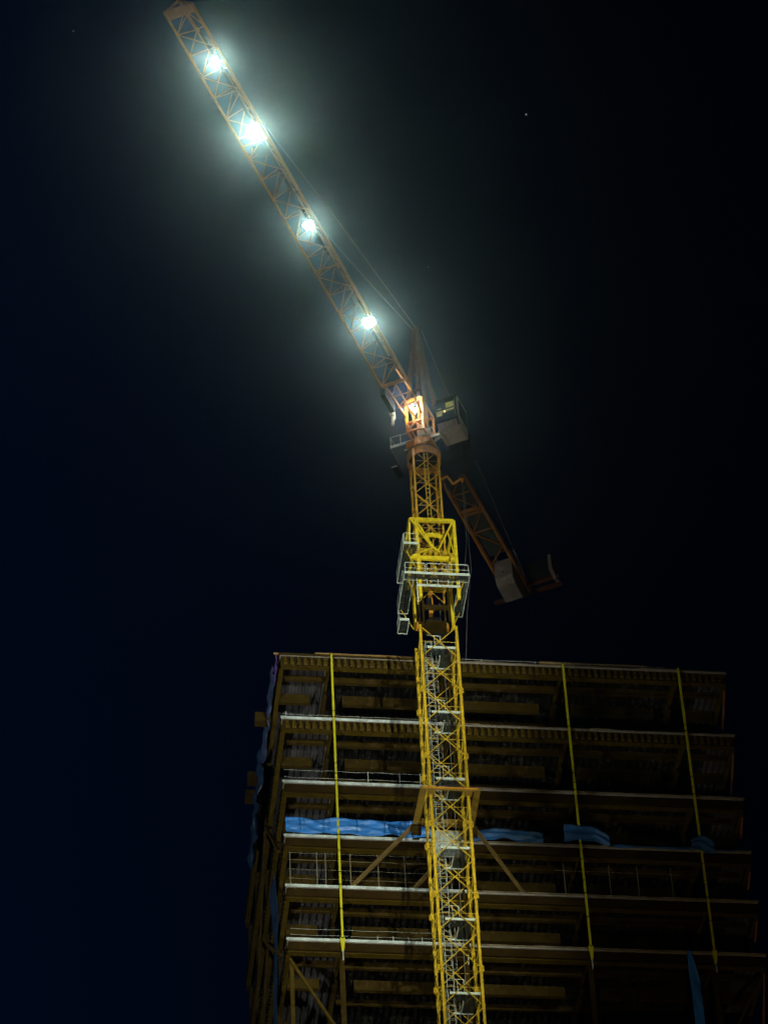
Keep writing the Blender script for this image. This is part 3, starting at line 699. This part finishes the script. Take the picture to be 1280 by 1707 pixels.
# small work lamp in the tower head
m = MB(); m.tube((1.5, .22, 143.75), (1.55, .22, 143.7), .11, 12); m.bar((1.45, .22, 143.75), (1.0, .22, 143.75), .04, .04)
wl = sb(m, 'work_lamp', DRK); MB().tube((1.551, .22, 143.7), (1.58, .22, 143.67), .09, 14).build('lens', LEN2, wl)
L = bpy.data.lights.new('work_lamp_light', 'POINT'); L.energy = 320; L.color = (1, .86, .7); L.shadow_soft_size = .06
lo = bpy.data.objects.new('work_lamp_light', L); COL.objects.link(lo); lo.location = SLM @ Vector((1.72, .18, 143.9))

# ------------------------------------------------------------------ added floodlights on poles, out of view, put in to light mast, jib and facade
def added_light(loc, aim, watt, size, blend, col, label, soft=.8):
    t = empty('added_floodlight', (loc[0], loc[1], 0)); tag(t, label, 'floodlight')
    MB().tube((0, 0, 0), (0, 0, loc[2]-.3), .09, 10, .06).build('pole', GAL, t)
    d = (Vector(aim)-Vector(loc)).normalized(); c = Vector((0, 0, loc[2]))
    MB().tube(c-d*.25, c+d*.05, .16, 14, .34).build('housing', DRK, t)
    MB().tube(c+d*.052, c+d*.07, .3, 16).build('lens', LENS, t)
    L = bpy.data.lights.new('added_beam', 'SPOT'); L.energy = watt; L.color = col; L.spot_size = R(size); L.spot_blend = blend; L.shadow_soft_size = soft
    lo = bpy.data.objects.new('added_beam', L); COL.objects.link(lo); lo.location = Vector(loc)+d*.4; lo.rotation_euler = d.to_track_quat('-Z', 'Y').to_euler()
added_light((-40, 96, 80), (-10.5, 142, 116), .125e6, 30, 1.0, (.94, 1.0, .86), 'added unseen floodlight on a very tall pole left of the crane', 2.5)
added_light((24, 62, 84), (0.6, 141, 110), .29e6, 14.5, 1.0, (.96, 1.0, .74), 'lower head of an added unseen floodlight mast in front to the right of the crane')
added_light((24.9, 62, 86), (-0.1, 141, 129.5), .36e6, 15, 1.0, (.96, 1.0, .78), 'upper head of an added unseen floodlight mast in front to the right of the crane')
added_light((2, 62, 6), (-7, 111, 144), .085e6, 24, .9, (1.0, .78, .42), 'added warm floodlight on a low pole under the crane jib')
added_light((14, 58, 6), (11, 147, 118), .06e6, 26, 1.0, (1.0, .74, .36), 'added amber fill light on a low pole facing the right half of the building')

# ------------------------------------------------------------------ stars
def star(x, y, r):
    d = (Fv*FPX + Rv*(x-640) - Uv*(y-853.5)).normalized(); P = Vector((0,0,1.6))+d*6000
    m = MB(); import itertools
    for a in range(3):
        pass
    n = 8; vs = [(0,0,r)]+[(r*math.sin(ph)*math.cos(t), r*math.sin(ph)*math.sin(t), r*math.cos(ph)) for ph in (R(60), R(120)) for t in [2*math.pi*i/n for i in range(n)]]+[(0,0,-r)]
    fs = [(0, 1+i, 1+(i+1) % n) for i in range(n)]+[(1+i, 1+n+i, 1+n+(i+1) % n, 1+(i+1) % n) for i in range(n)]+[(1+2*n, 1+n+(i+1) % n, 1+n+i) for i in range(n)]
    m.add(vs, fs); o = m.build('star', STM, loc=P); return o
STM = mat('starlight', (0, 0, 0), 1, em=(.8, .85, 1), ems=1)
for (x, y, r, l) in ((877, 190, 1.3, 'faint star high in the sky right of the jib'), (122, 51, 1.3, 'faint star near the upper left corner of the sky'), (714, 445, .9, 'faint star just right of the crane apex')):
    tag(star(x, y, r), l, 'star')

# ------------------------------------------------------------------ haze
m = MB(); m.box(-170, 170, -60, 260, -1, 165)
hz = m.build('haze', MB and bpy.data.materials.new('haze_air')); tag(hz, kind='stuff')
hm = hz.data.materials[0]; hm.use_nodes = True; n = hm.node_tree; n.nodes.remove(n.nodes['Principled BSDF'])
pv = n.nodes.new('ShaderNodeVolumePrincipled'); pv.inputs['Color'].default_value = (.57, .86, 1, 1); pv.inputs['Density'].default_value = .0012; pv.inputs['Anisotropy'].default_value = .988
n.links.new(pv.outputs['Volume'], n.nodes['Material Output'].inputs['Volume'])
